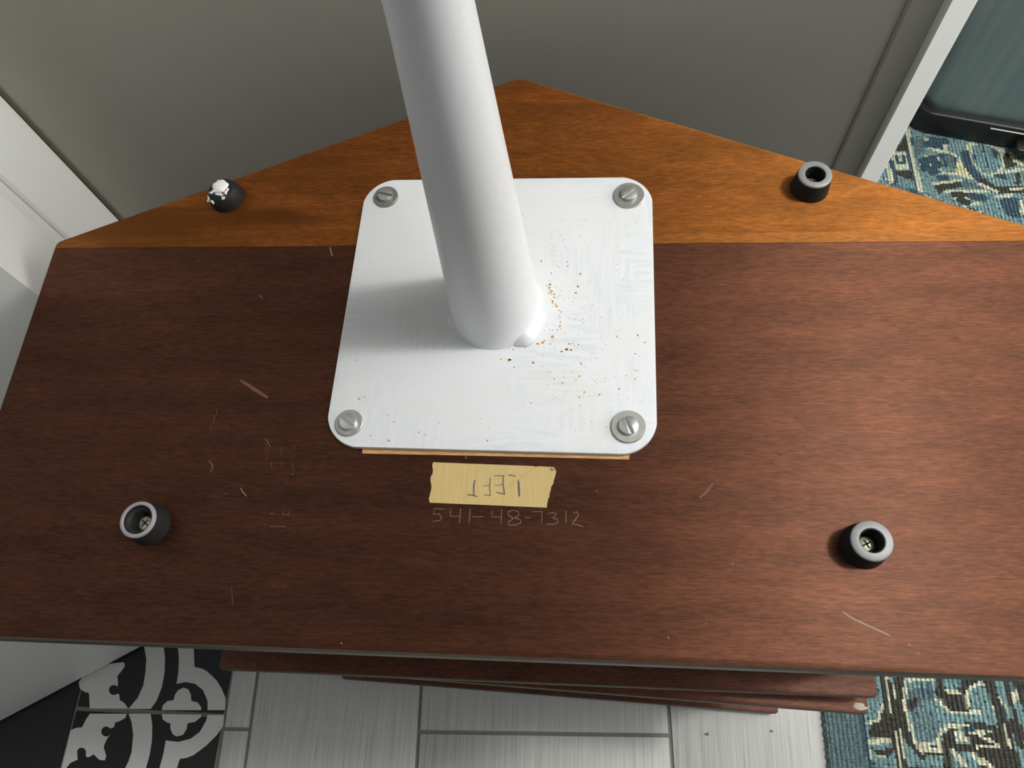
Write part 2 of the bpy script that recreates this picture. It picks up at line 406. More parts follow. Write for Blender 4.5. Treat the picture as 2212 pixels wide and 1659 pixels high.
for key, polys in [((0, 1), [[(-0.54217, 0.05584), (-0.53389, 0.03582), (-0.5267, 0.01989), (-0.52401, 0.00496), (-0.52297, -0.01169), (-0.52653, -0.02649), (-0.53597, -0.03992), (-0.50645, -0.03867), (-0.50095, -0.02906), (-0.49769, -0.01252), (-0.49837, 0.00594), (-0.50196, 0.0227), (-0.50745, 0.03677), (-0.51654, 0.05672)], [(-0.48786, 0.03747), (-0.48269, 0.02153), (-0.47988, 0.00666), (-0.47896, -0.0081), (-0.46711, -0.00543), (-0.45429, -0.00712), (-0.44247, -0.01396), (-0.43366, -0.02627), (-0.43138, -0.03693), (-0.40883, -0.03597), (-0.41112, -0.02174), (-0.4184, -0.01117), (-0.4264, -0.00235), (-0.43369, 0.00288), (-0.44329, 0.00899), (-0.45008, 0.01152), (-0.45979, 0.01301), (-0.46645, 0.03823), (-0.47196, 0.05823), (-0.49421, 0.05748)], [(-0.4912, -0.03946), (-0.49146, -0.03408), (-0.48653, -0.02882), (-0.47864, -0.02723), (-0.47807, -0.02086), (-0.47522, -0.01528), (-0.46866, -0.01227), (-0.4621, -0.01384), (-0.4572, -0.02001), (-0.45498, -0.02716), (-0.44646, -0.0286), (-0.44063, -0.03374), (-0.43986, -0.03729)], [(-0.55628, 0.01501), (-0.55379, 0.01039), (-0.55744, 0.0033), (-0.56088, -0.00207), (-0.55762, -0.0103), (-0.55733, -0.0143), (-0.56083, -0.01286), (-0.5644, -0.013), (-0.56707, -0.01469), (-0.56812, -0.01746), (-0.56727, -0.02057), (-0.56476, -0.02318), (-0.56126, -0.0246), (-0.55771, -0.02446), (-0.55505, -0.02279), (-0.55231, -0.02389), (-0.55021, -0.03019), (-0.54295, -0.03316), (-0.53606, -0.03956), (-0.58727, -0.04173), (-0.59344, -0.02374), (-0.60014, -0.02254), (-0.6076, -0.01878), (-0.6112, -0.0115), (-0.60817, -0.00578), (-0.59601, 0.00407), (-0.57692, 0.01234)]]), ((0, 2), [[(-0.53412, -0.04541), (-0.52741, -0.0553), (-0.52177, -0.06917), (-0.51889, -0.08818), (-0.52024, -0.09856), (-0.52358, -0.10894), (-0.52842, -0.12099), (-0.49975, -0.11957), (-0.49619, -0.10592), (-0.49501, -0.09051), (-0.49582, -0.07499), (-0.4995, -0.05762), (-0.50508, -0.04417)], [(-0.40915, -0.04131), (-0.40765, -0.05358), (-0.41346, -0.06432), (-0.42481, -0.07694), (-0.4384, -0.08786), (-0.44662, -0.09132), (-0.45524, -0.09292), (-0.45667, -0.10402), (-0.45652, -0.11744), (-0.48006, -0.1186), (-0.47862, -0.10406), (-0.47748, -0.08798), (-0.47796, -0.07331), (-0.46156, -0.0743), (-0.44637, -0.07014), (-0.43612, -0.06184), (-0.43075, -0.04932), (-0.43024, -0.04222)], [(-0.49013, -0.04389), (-0.48763, -0.05002), (-0.48071, -0.05326), (-0.47646, -0.05396), (-0.47502, -0.06007), (-0.47057, -0.066), (-0.46495, -0.06837), (-0.45734, -0.06628), (-0.45391, -0.05913), (-0.45428, -0.05299), (-0.44462, -0.0508), (-0.43873, -0.04524), (-0.43878, -0.04223)], [(-0.58559, -0.04761), (-0.53658, -0.04552), (-0.53737, -0.05039), (-0.54412, -0.0546), (-0.54947, -0.05626), (-0.54948, -0.06159), (-0.55374, -0.06338), (-0.55694, -0.06158), (-0.56052, -0.06121), (-0.56353, -0.06238), (-0.56514, -0.06477), (-0.56493, -0.06774), (-0.56296, -0.07048), (-0.55977, -0.07227), (-0.5562, -0.07263), (-0.55321, -0.07147), (-0.55204, -0.06965), (-0.5551, -0.07506), (-0.55719, -0.08389), (-0.55069, -0.09484), (-0.55154, -0.09918), (-0.55881, -0.09867), (-0.56755, -0.09304), (-0.57365, -0.09678), (-0.57693, -0.09607), (-0.57796, -0.09306), (-0.57834, -0.09062), (-0.58004, -0.08839), (-0.58269, -0.08687), (-0.58567, -0.08642), (-0.58832, -0.08713), (-0.59003, -0.08885), (-0.59042, -0.09118), (-0.58939, -0.09359), (-0.58707, -0.1), (-0.59518, -0.10383), (-0.59872, -0.10914), (-0.60225, -0.11785), (-0.60528, -0.11117), (-0.60534, -0.08698), (-0.6059, -0.06763), (-0.59947, -0.06468), (-0.59149, -0.06344), (-0.58888, -0.0544)]])]:
    for poly in polys:
        b = bmesh.new(); prism(b, poly, -0.001, 0.0004)
        finish(b, 'white_pattern', M_inlay, pat[key])
        if key[1] in (1, 2):                 # the pattern repeats every two tiles towards the viewer
            b = bmesh.new(); prism(b, [(x, y - 0.396) for x, y in poly], -0.001, 0.0004)
            finish(b, 'white_pattern', M_inlay, pat[(0, key[1] + 2)])

# ------------------------------------------------------------------ walls, casing, door
YW = 0.37
bm = bmesh.new(); box(bm, -0.52, 0.2472, YW, YW + 0.11, 0.0, 2.4)
structure(finish(bm, 'wall_back', M_wall))
# corner casing at the wall's right end
bm = bmesh.new()
prism(bm, [(0.2467, YW + 0.002), (0.2478, YW - 0.0035), (0.2495, YW - 0.0042), (0.2700, YW + 0.0078), (0.2718, YW + 0.0100), (0.2725, YW + 0.014), (0.2725, YW + 0.112), (0.2467, YW + 0.112)], 0.0, 2.4)
tr = structure(finish(bm, 'trim_1', M_white, sharp=20))
bm = bmesh.new(); box(bm, 0.2262, 0.2285, YW - 0.0007, YW + 0.002, 0.0, 2.4, 0.0006)
finish(bm, 'caulk_line', M_caulk, tr)
# left wall with the door casing that meets the back wall
bm = bmesh.new(); box(bm, -0.52, -0.393, 0.303, YW + 0.02, 0.0, 2.4)
structure(finish(bm, 'wall_left', M_wall))
bm = bmesh.new(); prism(bm, [(-0.40, 0.315), (-0.38, 0.315), (-0.378, 0.317), (-0.378, YW), (-0.40, YW)], 0.0, 2.4)
tr2 = structure(finish(bm, 'trim_2', M_white))
bm = bmesh.new(); box(bm, -0.41, -0.382, 0.3035, 0.3155, 0.0, 2.4, 0.001)
finish(bm, 'inner_bead', M_white, tr2)
bm = bmesh.new(); box(bm, -0.3785, -0.3755, YW - 0.0025, YW + 0.001, 0.0, 2.4)
finish(bm, 'caulk_line', plain('dirty_caulk', (0.10, 0.09, 0.06), 0.8), tr2)
# the rest of the room beyond the frame: ceiling, right wall and far wall of the next room
M_ceil = plain('white_ceiling_paint', (0.72, 0.72, 0.70), 0.9, var=0.02)
M_hall = plain('off_white_wall_paint', (0.62, 0.61, 0.57), 0.8, var=0.02)
bm = bmesh.new(); box(bm, 0.27, 2.2, -0.2, 2.3, 2.45, 2.5)
structure(finish(bm, 'ceiling', M_ceil))
bm = bmesh.new(); box(bm, 2.1, 2.2, -1.6, 2.3, 0.0, 2.45)
structure(finish(bm, 'wall_right', M_hall))
bm = bmesh.new(); box(bm, -0.52, 2.1, 2.2, 2.3, 0.0, 2.45)
structure(finish(bm, 'wall_far', M_hall))
# open white door standing beside the speakers
P = Vector((-0.272, 0.186)); U = Vector((-0.865, -0.5)).normalized(); N = Vector((-0.5, 0.865)).normalized()
TD = 0.074
q = [P, P + U * 0.78, P + U * 0.78 + N * TD, P + N * TD]
bm = bmesh.new(); prism(bm, [tuple(v) for v in q], 0.006, 2.05, 0.0015, 2)
door = structure(finish(bm, 'door_1', M_white))

# ------------------------------------------------------------------ rug
X0, X1, Y0, Y1, CS = 0.318, 1.02, -0.45, 1.22, 0.0026
nx = int((X1 - X0) / CS); ny = int((Y1 - Y0) / CS)
xs = X0 + (np.arange(nx) + 0.5) * CS; ys = Y0 + (np.arange(ny) + 0.5) * CS
GX, GY = np.meshgrid(xs, ys)
TEAL = (0.185, 0.30, 0.30); CHAR = (0.060, 0.058, 0.050); CREAM = (0.62, 0.62, 0.45); NAVY = (0.055, 0.095, 0.12); SLATE = (0.12, 0.175, 0.185); YEL = (0.66, 0.64, 0.36)
PAL = dict(T=TEAL, C=CHAR, N=CREAM, B=NAVY, S=SLATE, Y=YEL)
rs = np.random.RandomState(11)
def smooth_field(scale, k):
    f = np.zeros_like(GX)
    for _ in range(k):
        a = rs.uniform(0, 6.28); w = rs.uniform(0.6, 1.4) * scale
        f += np.sin(w * (np.cos(a) * GX + np.sin(a) * GY) + rs.uniform(0, 6.28))
    return f / math.sqrt(k)
F1 = smooth_field(95, 9); F2 = smooth_field(150, 9)
RC = np.empty(GX.shape + (3,)); RC[:] = TEAL
def put(mask, c): RC[mask] = PAL[c]
put(F1 > 0.45, 'C'); put((F1 > 0.2) & (F1 < 0.45), 'N'); put(F1 < -0.7, 'S'); put((F2 > 0.9) & (F1 < 0.1), 'B'); put((np.abs(F2 + 0.5) < 0.13) & (F1 < 0.1), 'N')
def inside(poly):
    m = np.zeros(GX.shape, bool); n = len(poly)
    for i in range(n):
        (xa, ya), (xb, yb) = poly[i - 1], poly[i]
        if ya == yb: continue
        c = ((ya > GY) != (yb > GY)) & (GX < (xb - xa) * (GY - ya) / (yb - ya) + xa)
        m ^= c
    return m
def stroke(pts, w):
    m = np.zeros(GX.shape, bool)
    for (xa, ya), (xb, yb) in zip(pts, pts[1:]):
        dx, dy = xb - xa, yb - ya; l2 = dx * dx + dy * dy + 1e-12
        t = np.clip(((GX - xa) * dx + (GY - ya) * dy) / l2, 0, 1)
        m |= (GX - xa - t * dx) ** 2 + (GY - ya - t * dy) ** 2 < (w / 2) ** 2
    return m
put(GX < 0.352, 'T')
for kind, c, w, pts in [('p', 'T', 0, [(0.35455, 0.04383), (0.38973, 0.04516), (0.39929, -0.06143), (0.35205, -0.0637)]), ('p', 'T', 0, [(0.38973, 0.04516), (0.45226, 0.04753), (0.4771, -0.05769), (0.39733, -0.06153)]), ('p', 'S', 0, [(0.31855, 0.00278), (0.35988, -0.00709), (0.36024, -0.075), (0.30895, -0.07752)]), ('p', 'C', 0, [(0.36721, -0.01918), (0.38819, 0.00085), (0.38863, -0.03235), (0.36439, -0.03205)]), ('p', 'N', 0, [(0.36219, -0.03355), (0.39027, -0.03135), (0.3904, -0.03694), (0.36239, -0.03915)]), ('p', 'C', 0, [(0.36842, -0.04537), (0.3872, -0.04173), (0.38684, -0.04729), (0.38331, -0.05114), (0.37158, -0.05077)]), ('p', 'N', 0, [(0.37066, -0.05035), (0.38169, -0.04891), (0.3812, -0.05215), (0.37124, -0.05308)]), ('s', 'N', 0.0035, [(0.38356, 0.00355), (0.3771, -0.01305), (0.36131, -0.01849)]), ('s', 'N', 0.003, [(0.36137, -0.01086), (0.36139, -0.03919), (0.3639, -0.06313)]), ('s', 'C', 0.0065, [(0.38824, 0.03511), (0.38876, -0.00202), (0.39265, -0.04148), (0.39397, -0.06432)]), ('s', 'B', 0.005, [(0.35887, -0.00713), (0.35971, -0.02991), (0.36154, -0.06588)]), ('s', 'N', 0.0028, [(0.39337, 0.03531), (0.3933, -0.00182), (0.39562, -0.04134), (0.39593, -0.06422)]), ('s', 'C', 0.0055, [(0.39524, 0.02747), (0.39571, 0.00406), (0.39768, -0.0282), (0.39887, -0.06408)]), ('s', 'N', 0.0028, [(0.40182, 0.03069), (0.39874, 0.00418), (0.39997, -0.02623), (0.40107, -0.0503)]), ('s', 'C', 0.01, [(0.40771, 0.03587), (0.40267, -0.00908), (0.40663, -0.0278), (0.41922, -0.0467)]), ('s', 'N', 0.004, [(0.4136, 0.02819), (0.40883, 0.00461), (0.41115, -0.0182), (0.41433, -0.03491), (0.41969, -0.04392)]), ('p', 'S', 0, [(0.41554, 0.0214), (0.44304, 0.02348), (0.44368, 0.00992), (0.42378, 0.00427), (0.41833, -0.00459), (0.41193, -0.00104)]), ('p', 'C', 0, [(0.41046, 0.00854), (0.4264, 0.01404), (0.42193, 0.00515), (0.41432, -0.00476)]), ('s', 'N', 0.004, [(0.41713, 0.03129), (0.44576, 0.0334)]), ('s', 'B', 0.0028, [(0.42987, 0.02884), (0.43144, 0.01425)]), ('s', 'B', 0.0028, [(0.43798, 0.02916), (0.4385, 0.01454)]), ('s', 'S', 0.0026, [(0.41833, -0.00459), (0.41777, -0.03197)]), ('s', 'S', 0.0026, [(0.42334, -0.00438), (0.42291, -0.03174)]), ('s', 'S', 0.0026, [(0.42834, -0.00416), (0.42805, -0.0315)]), ('s', 'S', 0.0026, [(0.43334, -0.00395), (0.43318, -0.03127)]), ('s', 'S', 0.0026, [(0.43833, -0.00374), (0.43831, -0.03104)]), ('p', 'N', 0, [(0.42026, -0.03464), (0.44376, -0.03172), (0.44177, -0.04839), (0.42005, -0.04758)]), ('s', 'C', 0.0025, [(0.42225, -0.0461), (0.44186, -0.04518)]), ('s', 'B', 0.004, [(0.43154, -0.03737), (0.43532, -0.03812)]), ('p', 'C', 0, [(0.44918, 0.04145), (0.45731, 0.04176), (0.45633, 0.02499), (0.47216, 0.01882), (0.48263, 0.04274), (0.50985, 0.04378), (0.48567, 0.02714), (0.4788, 0.01716), (0.47849, -0.00012), (0.45762, -0.00101), (0.45122, 0.01313), (0.44554, 0.01483)]), ('p', 'T', 0, [(0.45726, 0.03582), (0.47344, 0.03646), (0.47325, 0.0247), (0.45716, 0.02405)]), ('s', 'N', 0.004, [(0.45672, 0.0216), (0.47234, 0.0198)]), ('p', 'T', 0, [(0.4831, 0.02412), (0.49888, 0.02865), (0.5073, 0.02122), (0.50519, 0.00102), (0.51348, -0.00147), (0.5126, -0.01747), (0.50054, -0.01239), (0.48142, -0.01041), (0.44115, -0.01594), (0.43867, -0.00181), (0.42378, 0.00427), (0.43079, 0.01035), (0.44368, 0.00992), (0.45285, 0.00549), (0.45645, -0.00201), (0.49, -0.00153), (0.48084, 0.00189), (0.47961, 0.01623)]), ('s', 'N', 0.0042, [(0.47841, 0.00465), (0.4793, 0.01718), (0.48429, 0.02514), (0.49416, 0.02992), (0.50647, 0.03187)]), ('s', 'N', 0.0042, [(0.44603, 0.01194), (0.45267, 0.00452), (0.45753, -0.00149), (0.49015, -0.00076)]), ('s', 'N', 0.0042, [(0.44015, -0.03002), (0.4451, -0.0214), (0.45593, -0.01576), (0.47773, -0.01433)]), ('p', 'C', 0, [(0.44542, -0.02513), (0.45532, -0.01907), (0.4634, -0.01778), (0.45806, -0.02549), (0.45733, -0.0348), (0.47397, -0.03404), (0.48751, -0.02417), (0.48159, -0.03461), (0.50535, -0.03628), (0.50077, -0.04925), (0.48015, -0.04202), (0.46067, -0.04293), (0.45141, -0.04061), (0.45048, -0.06159), (0.44078, -0.06206), (0.44293, -0.03916)]), ('s', 'N', 0.004, [(0.45931, -0.02404), (0.49814, -0.01951)]), ('s', 'N', 0.004, [(0.45926, -0.02962), (0.47308, -0.02853)]), ('s', 'N', 0.004, [(0.48035, -0.03605), (0.50379, -0.03452)]), ('s', 'N', 0.004, [(0.48537, -0.0252), (0.49714, -0.02929)]), ('s', 'B', 0.005, [(0.47683, -0.01905), (0.47057, -0.0212)]), ('s', 'B', 0.005, [(0.47989, -0.0133), (0.47996, -0.01798)]), ('s', 'B', 0.005, [(0.49348, -0.01364), (0.49352, -0.01831)]), ('s', 'N', 0.006, [(0.4532, -0.04144), (0.4641, -0.05552)]), ('p', 'T', 0, [(0.466, -0.04543), (0.47803, -0.04304), (0.48044, -0.06014), (0.46693, -0.0608)]), ('s', 'N', 0.005, [(0.47378, -0.04506), (0.48187, -0.05286)]), ('s', 'N', 0.006, [(0.48435, -0.05002), (0.49296, -0.05954)]), ('s', 'C', 0.012, [(0.50686, 0.03384), (0.51407, 0.0014), (0.51485, -0.02294), (0.51885, -0.05829)]), ('s', 'T', 0.01, [(0.51687, 0.03424), (0.52351, -9e-05), (0.52754, -0.04436)]), ('s', 'N', 0.003, [(0.51447, 0.01765), (0.52136, 0.0036)]), ('s', 'C', 0.005, [(0.52506, 0.03554), (0.52709, 0.00765), (0.5327, -0.02584)]), ('s', 'C', 0.008, [(0.52347, -0.00951), (0.5284, -0.03155)]), ('p', 'C', 0, [(0.53483, 0.03495), (0.55471, 0.03573), (0.54619, -0.00289), (0.53579, 0.01183)]), ('s', 'N', 0.003, [(0.51426, -0.01179), (0.516, -0.03579)]), ('p', 'T', 0, [(0.49597, 0.76924), (0.511, 0.78996), (0.54925, 0.85245), (0.54911, 0.73311), (0.50891, 0.74796)]), ('p', 'T', 0, [(0.54925, 0.85245), (0.72281, 0.81124), (0.69038, 0.66354), (0.54911, 0.73311)]), ('p', 'C', 0, [(0.52426, 0.81245), (0.54744, 0.84808), (0.54278, 0.80892)]), ('p', 'C', 0, [(0.51811, 0.77277), (0.54404, 0.77337), (0.54458, 0.75385), (0.52961, 0.75706), (0.5181, 0.76576)]), ('p', 'N', 0, [(0.51816, 0.80833), (0.54333, 0.80891), (0.54106, 0.77487), (0.51747, 0.77561), (0.51511, 0.79553)]), ('p', 'T', 0, [(0.52194, 0.80102), (0.53666, 0.80124), (0.53514, 0.78493), (0.52211, 0.78464)]), ('s', 'B', 0.006, [(0.52357, 0.80097), (0.52342, 0.78956), (0.53236, 0.78785), (0.53493, 0.80059)]), ('s', 'N', 0.004, [(0.52961, 0.79791), (0.52904, 0.7908)]), ('s', 'B', 0.008, [(0.51392, 0.79129), (0.51296, 0.74992)]), ('s', 'N', 0.006, [(0.50841, 0.78721), (0.50955, 0.75209)]), ('s', 'B', 0.008, [(0.54333, 0.80891), (0.54427, 0.77477), (0.54535, 0.73594)]), ('s', 'N', 0.007, [(0.5476, 0.85251), (0.54657, 0.80879), (0.54732, 0.7607), (0.54881, 0.73448)]), ('p', 'S', 0, [(0.55055, 0.83329), (0.57061, 0.83547), (0.56815, 0.80805), (0.55165, 0.80003)]), ('p', 'B', 0, [(0.54938, 0.83625), (0.55538, 0.83603), (0.55277, 0.82012), (0.54867, 0.82171)]), ('p', 'N', 0, [(0.56977, 0.83696), (0.57688, 0.83378), (0.59878, 0.83442), (0.60719, 0.82685), (0.6019, 0.81549), (0.6025, 0.80687), (0.58358, 0.80967), (0.57368, 0.81505), (0.56788, 0.82247)]), ('s', 'B', 0.013, [(0.57287, 0.82302), (0.57753, 0.8217)]), ('s', 'B', 0.013, [(0.58615, 0.81821), (0.5908, 0.81689)]), ('s', 'B', 0.013, [(0.59614, 0.8287), (0.60078, 0.82737)]), ('s', 'B', 0.013, [(0.58288, 0.83064), (0.58755, 0.82931)]), ('s', 'N', 0.006, [(0.58168, 0.81117), (0.59929, 0.80698), (0.61082, 0.79946), (0.61511, 0.78799)]), ('p', 'B', 0, [(0.58436, 0.80178), (0.60173, 0.80261), (0.61403, 0.79368), (0.60538, 0.77566), (0.5908, 0.77752), (0.59092, 0.7902)]), ('s', 'S', 0.012, [(0.60045, 0.79555), (0.60135, 0.7828)]), ('p', 'N', 0, [(0.55502, 0.79421), (0.56336, 0.79892), (0.57471, 0.8021), (0.58469, 0.79749), (0.58917, 0.78038), (0.58222, 0.76522), (0.5722, 0.76274), (0.56147, 0.76864), (0.55305, 0.7759)]), ('s', 'B', 0.014, [(0.56094, 0.78962), (0.56508, 0.79118)]), ('s', 'B', 0.014, [(0.57332, 0.79276), (0.57746, 0.79432)]), ('s', 'B', 0.014, [(0.57872, 0.78057), (0.58285, 0.78213)]), ('s', 'B', 0.014, [(0.57151, 0.76861), (0.57562, 0.77016)]), ('s', 'B', 0.014, [(0.56041, 0.77694), (0.56454, 0.77849)]), ('p', 'Y', 0, [(0.61035, 0.78533), (0.62306, 0.78492), (0.63014, 0.75548), (0.61705, 0.75862), (0.60545, 0.76451)]), ('s', 'N', 0.005, [(0.5867, 0.76647), (0.60625, 0.7631), (0.62988, 0.75411)]), ('p', 'N', 0, [(0.63135, 0.82309), (0.65057, 0.82239), (0.67359, 0.8144), (0.68587, 0.80684), (0.67729, 0.77063), (0.65754, 0.75604), (0.6448, 0.76056), (0.631, 0.78747)]), ('p', 'T', 0, [(0.63774, 0.8171), (0.65243, 0.82089), (0.66984, 0.81167), (0.67867, 0.80283), (0.67398, 0.7749), (0.65732, 0.76018), (0.64562, 0.76468), (0.63496, 0.78594)]), ('s', 'B', 0.013, [(0.62651, 0.8032), (0.62597, 0.77781), (0.63719, 0.75389)]), ('p', 'B', 0, [(0.63554, 0.80005), (0.64374, 0.79835), (0.63866, 0.78863), (0.63392, 0.79161)]), ('s', 'B', 0.004, [(0.65534, 0.81935), (0.6536, 0.80511)]), ('s', 'B', 0.004, [(0.65454, 0.79375), (0.65409, 0.77553)]), ('p', 'B', 0, [(0.66772, 0.81175), (0.67474, 0.80439), (0.66977, 0.79042), (0.66508, 0.79339)]), ('p', 'C', 0, [(0.68096, 0.79851), (0.69475, 0.8037), (0.69883, 0.77829), (0.67834, 0.7706)]), ('s', 'Y', 0.006, [(0.69311, 0.80092), (0.69434, 0.78681), (0.70664, 0.77665)]), ('s', 'N', 0.006, [(0.65864, 0.76152), (0.67615, 0.76513), (0.70515, 0.76976)]), ('p', 'B', 0, [(0.65732, 0.76018), (0.67795, 0.76369), (0.6751, 0.75004), (0.66066, 0.75595)]), ('p', 'C', 0, [(0.69174, 0.76465), (0.69899, 0.76443), (0.69241, 0.73866), (0.68756, 0.74015)]), ('p', 'C', 0, [(0.57121, 0.74481), (0.61236, 0.7505), (0.61136, 0.73957), (0.58294, 0.73355), (0.57185, 0.72434)]), ('s', 'N', 0.005, [(0.57039, 0.74621), (0.60934, 0.75127)]), ('p', 'B', 0, [(0.57278, 0.75994), (0.59229, 0.76213), (0.59372, 0.75241), (0.57954, 0.75007)]), ('s', 'S', 0.012, [(0.61551, 0.74492), (0.63427, 0.73893)]), ('s', 'N', 0.005, [(0.58431, 0.72943), (0.63282, 0.73151), (0.6575, 0.73016)]), ('s', 'C', 0.012, [(0.59609, 0.72506), (0.61533, 0.72185)]), ('s', 'N', 0.006, [(0.59669, 0.71695), (0.61974, 0.7177)]), ('s', 'B', 0.013, [(0.62051, 0.72171), (0.63625, 0.71727)]), ('s', 'C', 0.013, [(0.64237, 0.74826), (0.65391, 0.73296), (0.67425, 0.73105), (0.69663, 0.73044)]), ('s', 'N', 0.006, [(0.63533, 0.74436), (0.65722, 0.72882)]), ('s', 'N', 0.006, [(0.65532, 0.71946), (0.6764, 0.72159)]), ('s', 'N', 0.005, [(0.67865, 0.73228), (0.6975, 0.73446)]), ('p', 'B', 0, [(0.65861, 0.71536), (0.68606, 0.71866), (0.68039, 0.67796), (0.66079, 0.68622)]), ('s', 'N', 0.006, [(0.61563, 0.70711), (0.62825, 0.70813)]), ('s', 'C', 0.012, [(0.60267, 0.71546), (0.61098, 0.70989)]), ('s', 'N', 0.006, [(0.68742, 0.71063), (0.68594, 0.68957)])]:
    put(inside(pts) if kind == 'p' else stroke(pts, w), c)
put(GX < 0.3575, 'S')
# dark stitches scattered over the teal fields, yarn to yarn unevenness
ii, jj = np.meshgrid(np.arange(nx), np.arange(ny))
dots = ((ii + 3 * (jj // 3)) % 6 == 0) & (jj % 3 == 0) & (np.abs(RC[..., 0] - TEAL[0]) < 1e-6) & (F2 > -0.4)
put(dots, 'B')
RC *= 1.3 * rs.uniform(0.75, 1.25, GX.shape)[..., None]
RC *= (1.0 - 0.24 * (ii % 2))[..., None]
ZR = 0.0062
zt = rs.uniform(-0.0005, 0.0005, (ny + 1, nx + 1)) + ZR
px_, py_ = np.meshgrid(X0 + np.arange(nx + 1) * CS, Y0 + np.arange(ny + 1) * CS)
top = np.stack([px_, py_, zt], -1).reshape(-1, 3)
idx = np.arange((nx + 1) * (ny + 1)).reshape(ny + 1, nx + 1)
quads = np.stack([idx[:-1, :-1], idx[:-1, 1:], idx[1:, 1:], idx[1:, :-1]], -1).reshape(-1, 4)
me = bpy.data.meshes.new('pile')
me.vertices.add(len(top)); me.vertices.foreach_set('co', top.ravel())
me.loops.add(quads.size); me.loops.foreach_set('vertex_index', quads.ravel().astype(np.int32))
me.polygons.add(len(quads)); me.polygons.foreach_set('loop_start', (np.arange(len(quads)) * 4).astype(np.int32))
me.update(calc_edges=True)
at = me.attributes.new('yarn', 'FLOAT_COLOR', 'FACE')
at.data.foreach_set('color', np.concatenate([RC.reshape(-1, 3), np.ones((len(quads), 1))], 1).astype(np.float32).ravel())
me.materials.append(M_rugm)
rug = thing('rug', 'blue teal and charcoal patterned rug with cream outlines beside the speakers', 'rug', (0, 0, 0))
pile = bpy.data.objects.new('pile', me); COL.objects.link(pile); pile.parent = rug
bm = bmesh.new(); box(bm, X0 + 0.001, X1 - 0.001, Y0 + 0.001, Y1 - 0.001, 0.0004, ZR - 0.0008)
finish(bm, 'backing', M_bind, rug)
# whipped edge: a row of yarn wraps along the rug's left side
bm = bmesh.new()
for k in range(270):
    y = -0.15 + 0.0022 * k
    if y > 0.44: break
    lathe_c = (X0 + 0.001 + 0.0006 * math.sin(k * 1.7), y)
    blob(bm, (lathe_c[0], y, 0.0036), (0.0042, 0.0013, 0.0033), k, 0.15, 1)
o = finish(bm, 'whipped_edge', M_bind, rug); o['kind'] = 'stuff'

# ------------------------------------------------------------------ steel bin in the next room
u = Vector((0.1366, -0.0402)).normalized(); n = Vector((-u.y, u.x))      # along the front, and away to the back
c0 = Vector((0.540, 0.854))
can = thing('trash_can', 'brushed steel pedal trash can with black plastic base, on the rug', 'trash can', (c0.x, c0.y, ZR + 0.0007), math.atan2(u.y, u.x))
def rr(x0, x1, y0, y1, r): return round_corners([(x0, y0), (x1, y0), (x1, y1), (x0, y1)], r, 8)
bm = bmesh.new(); prism(bm, rr(0, 0.34, 0, 0.27, 0.035), 0.0, 0.040, 0.004, 3)
finish(bm, 'base', M_blackp, can)
bm = bmesh.new(); prism(bm, rr(0.011, 0.329, 0.011, 0.259, 0.032), 0.040, 0.60, 0.0)
finish(bm, 'body', M_bin, can)
bm = bmesh.new(); prism(bm, rr(0.004, 0.336, 0.004, 0.266, 0.034), 0.60, 0.645, 0.012, 4)
finish(bm, 'lid', M_blackp, can)
bm = bmesh.new(); prism(bm, rr(0.158, 0.240, -0.022, 0.004, 0.008), 0.012, 0.022, 0.003, 3)
finish(bm, 'pedal', M_blackp, can)
bm = bmesh.new(); prism(bm, rr(0.115, 0.27, -0.002, 0.004, 0.0015), 0.0325, 0.0345, 0.0008, 2)
finish(bm, 'trim_strip', M_steel, can)

# ------------------------------------------------------------------ the speakers
HW, SD, AD = 0.2611, 0.2138, 0.3256          # half width, depth of the straight sides, depth to the rear point
TP = 0.019                                   # panel thickness
SH = 0.321                                   # height over both panels
FH = 0.0115                                  # foot height
PENT = round_corners([(-HW, 0), (HW, 0), (HW, SD), (0, AD), (-HW, SD)], [0.004, 0.004, 0.005, 0.010, 0.005], 5)
JY = 0.2068
def panel_pieces(z0, z1, parent, mats, split=True):
    out = []
    for part in ((0, 1) if split else (2,)):
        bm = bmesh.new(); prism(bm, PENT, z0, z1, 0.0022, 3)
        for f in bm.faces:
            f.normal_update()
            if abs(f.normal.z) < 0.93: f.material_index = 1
        if part < 2:
            g = bm.verts[:] + bm.edges[:] + bm.faces[:]
            r = bmesh.ops.bisect_plane(bm, geom=g, plane_co=(0, JY + (0.00012 if part else -0.00012), 0), plane_no=(0.009, 1, 0), clear_outer=(part == 0), clear_inner=(part == 1))
            ed = [e for e in r['geom_cut'] if isinstance(e, bmesh.types.BMEdge)]
            bmesh.ops.contextual_create(bm, geom=ed)
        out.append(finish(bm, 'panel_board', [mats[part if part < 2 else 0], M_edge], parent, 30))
    return out

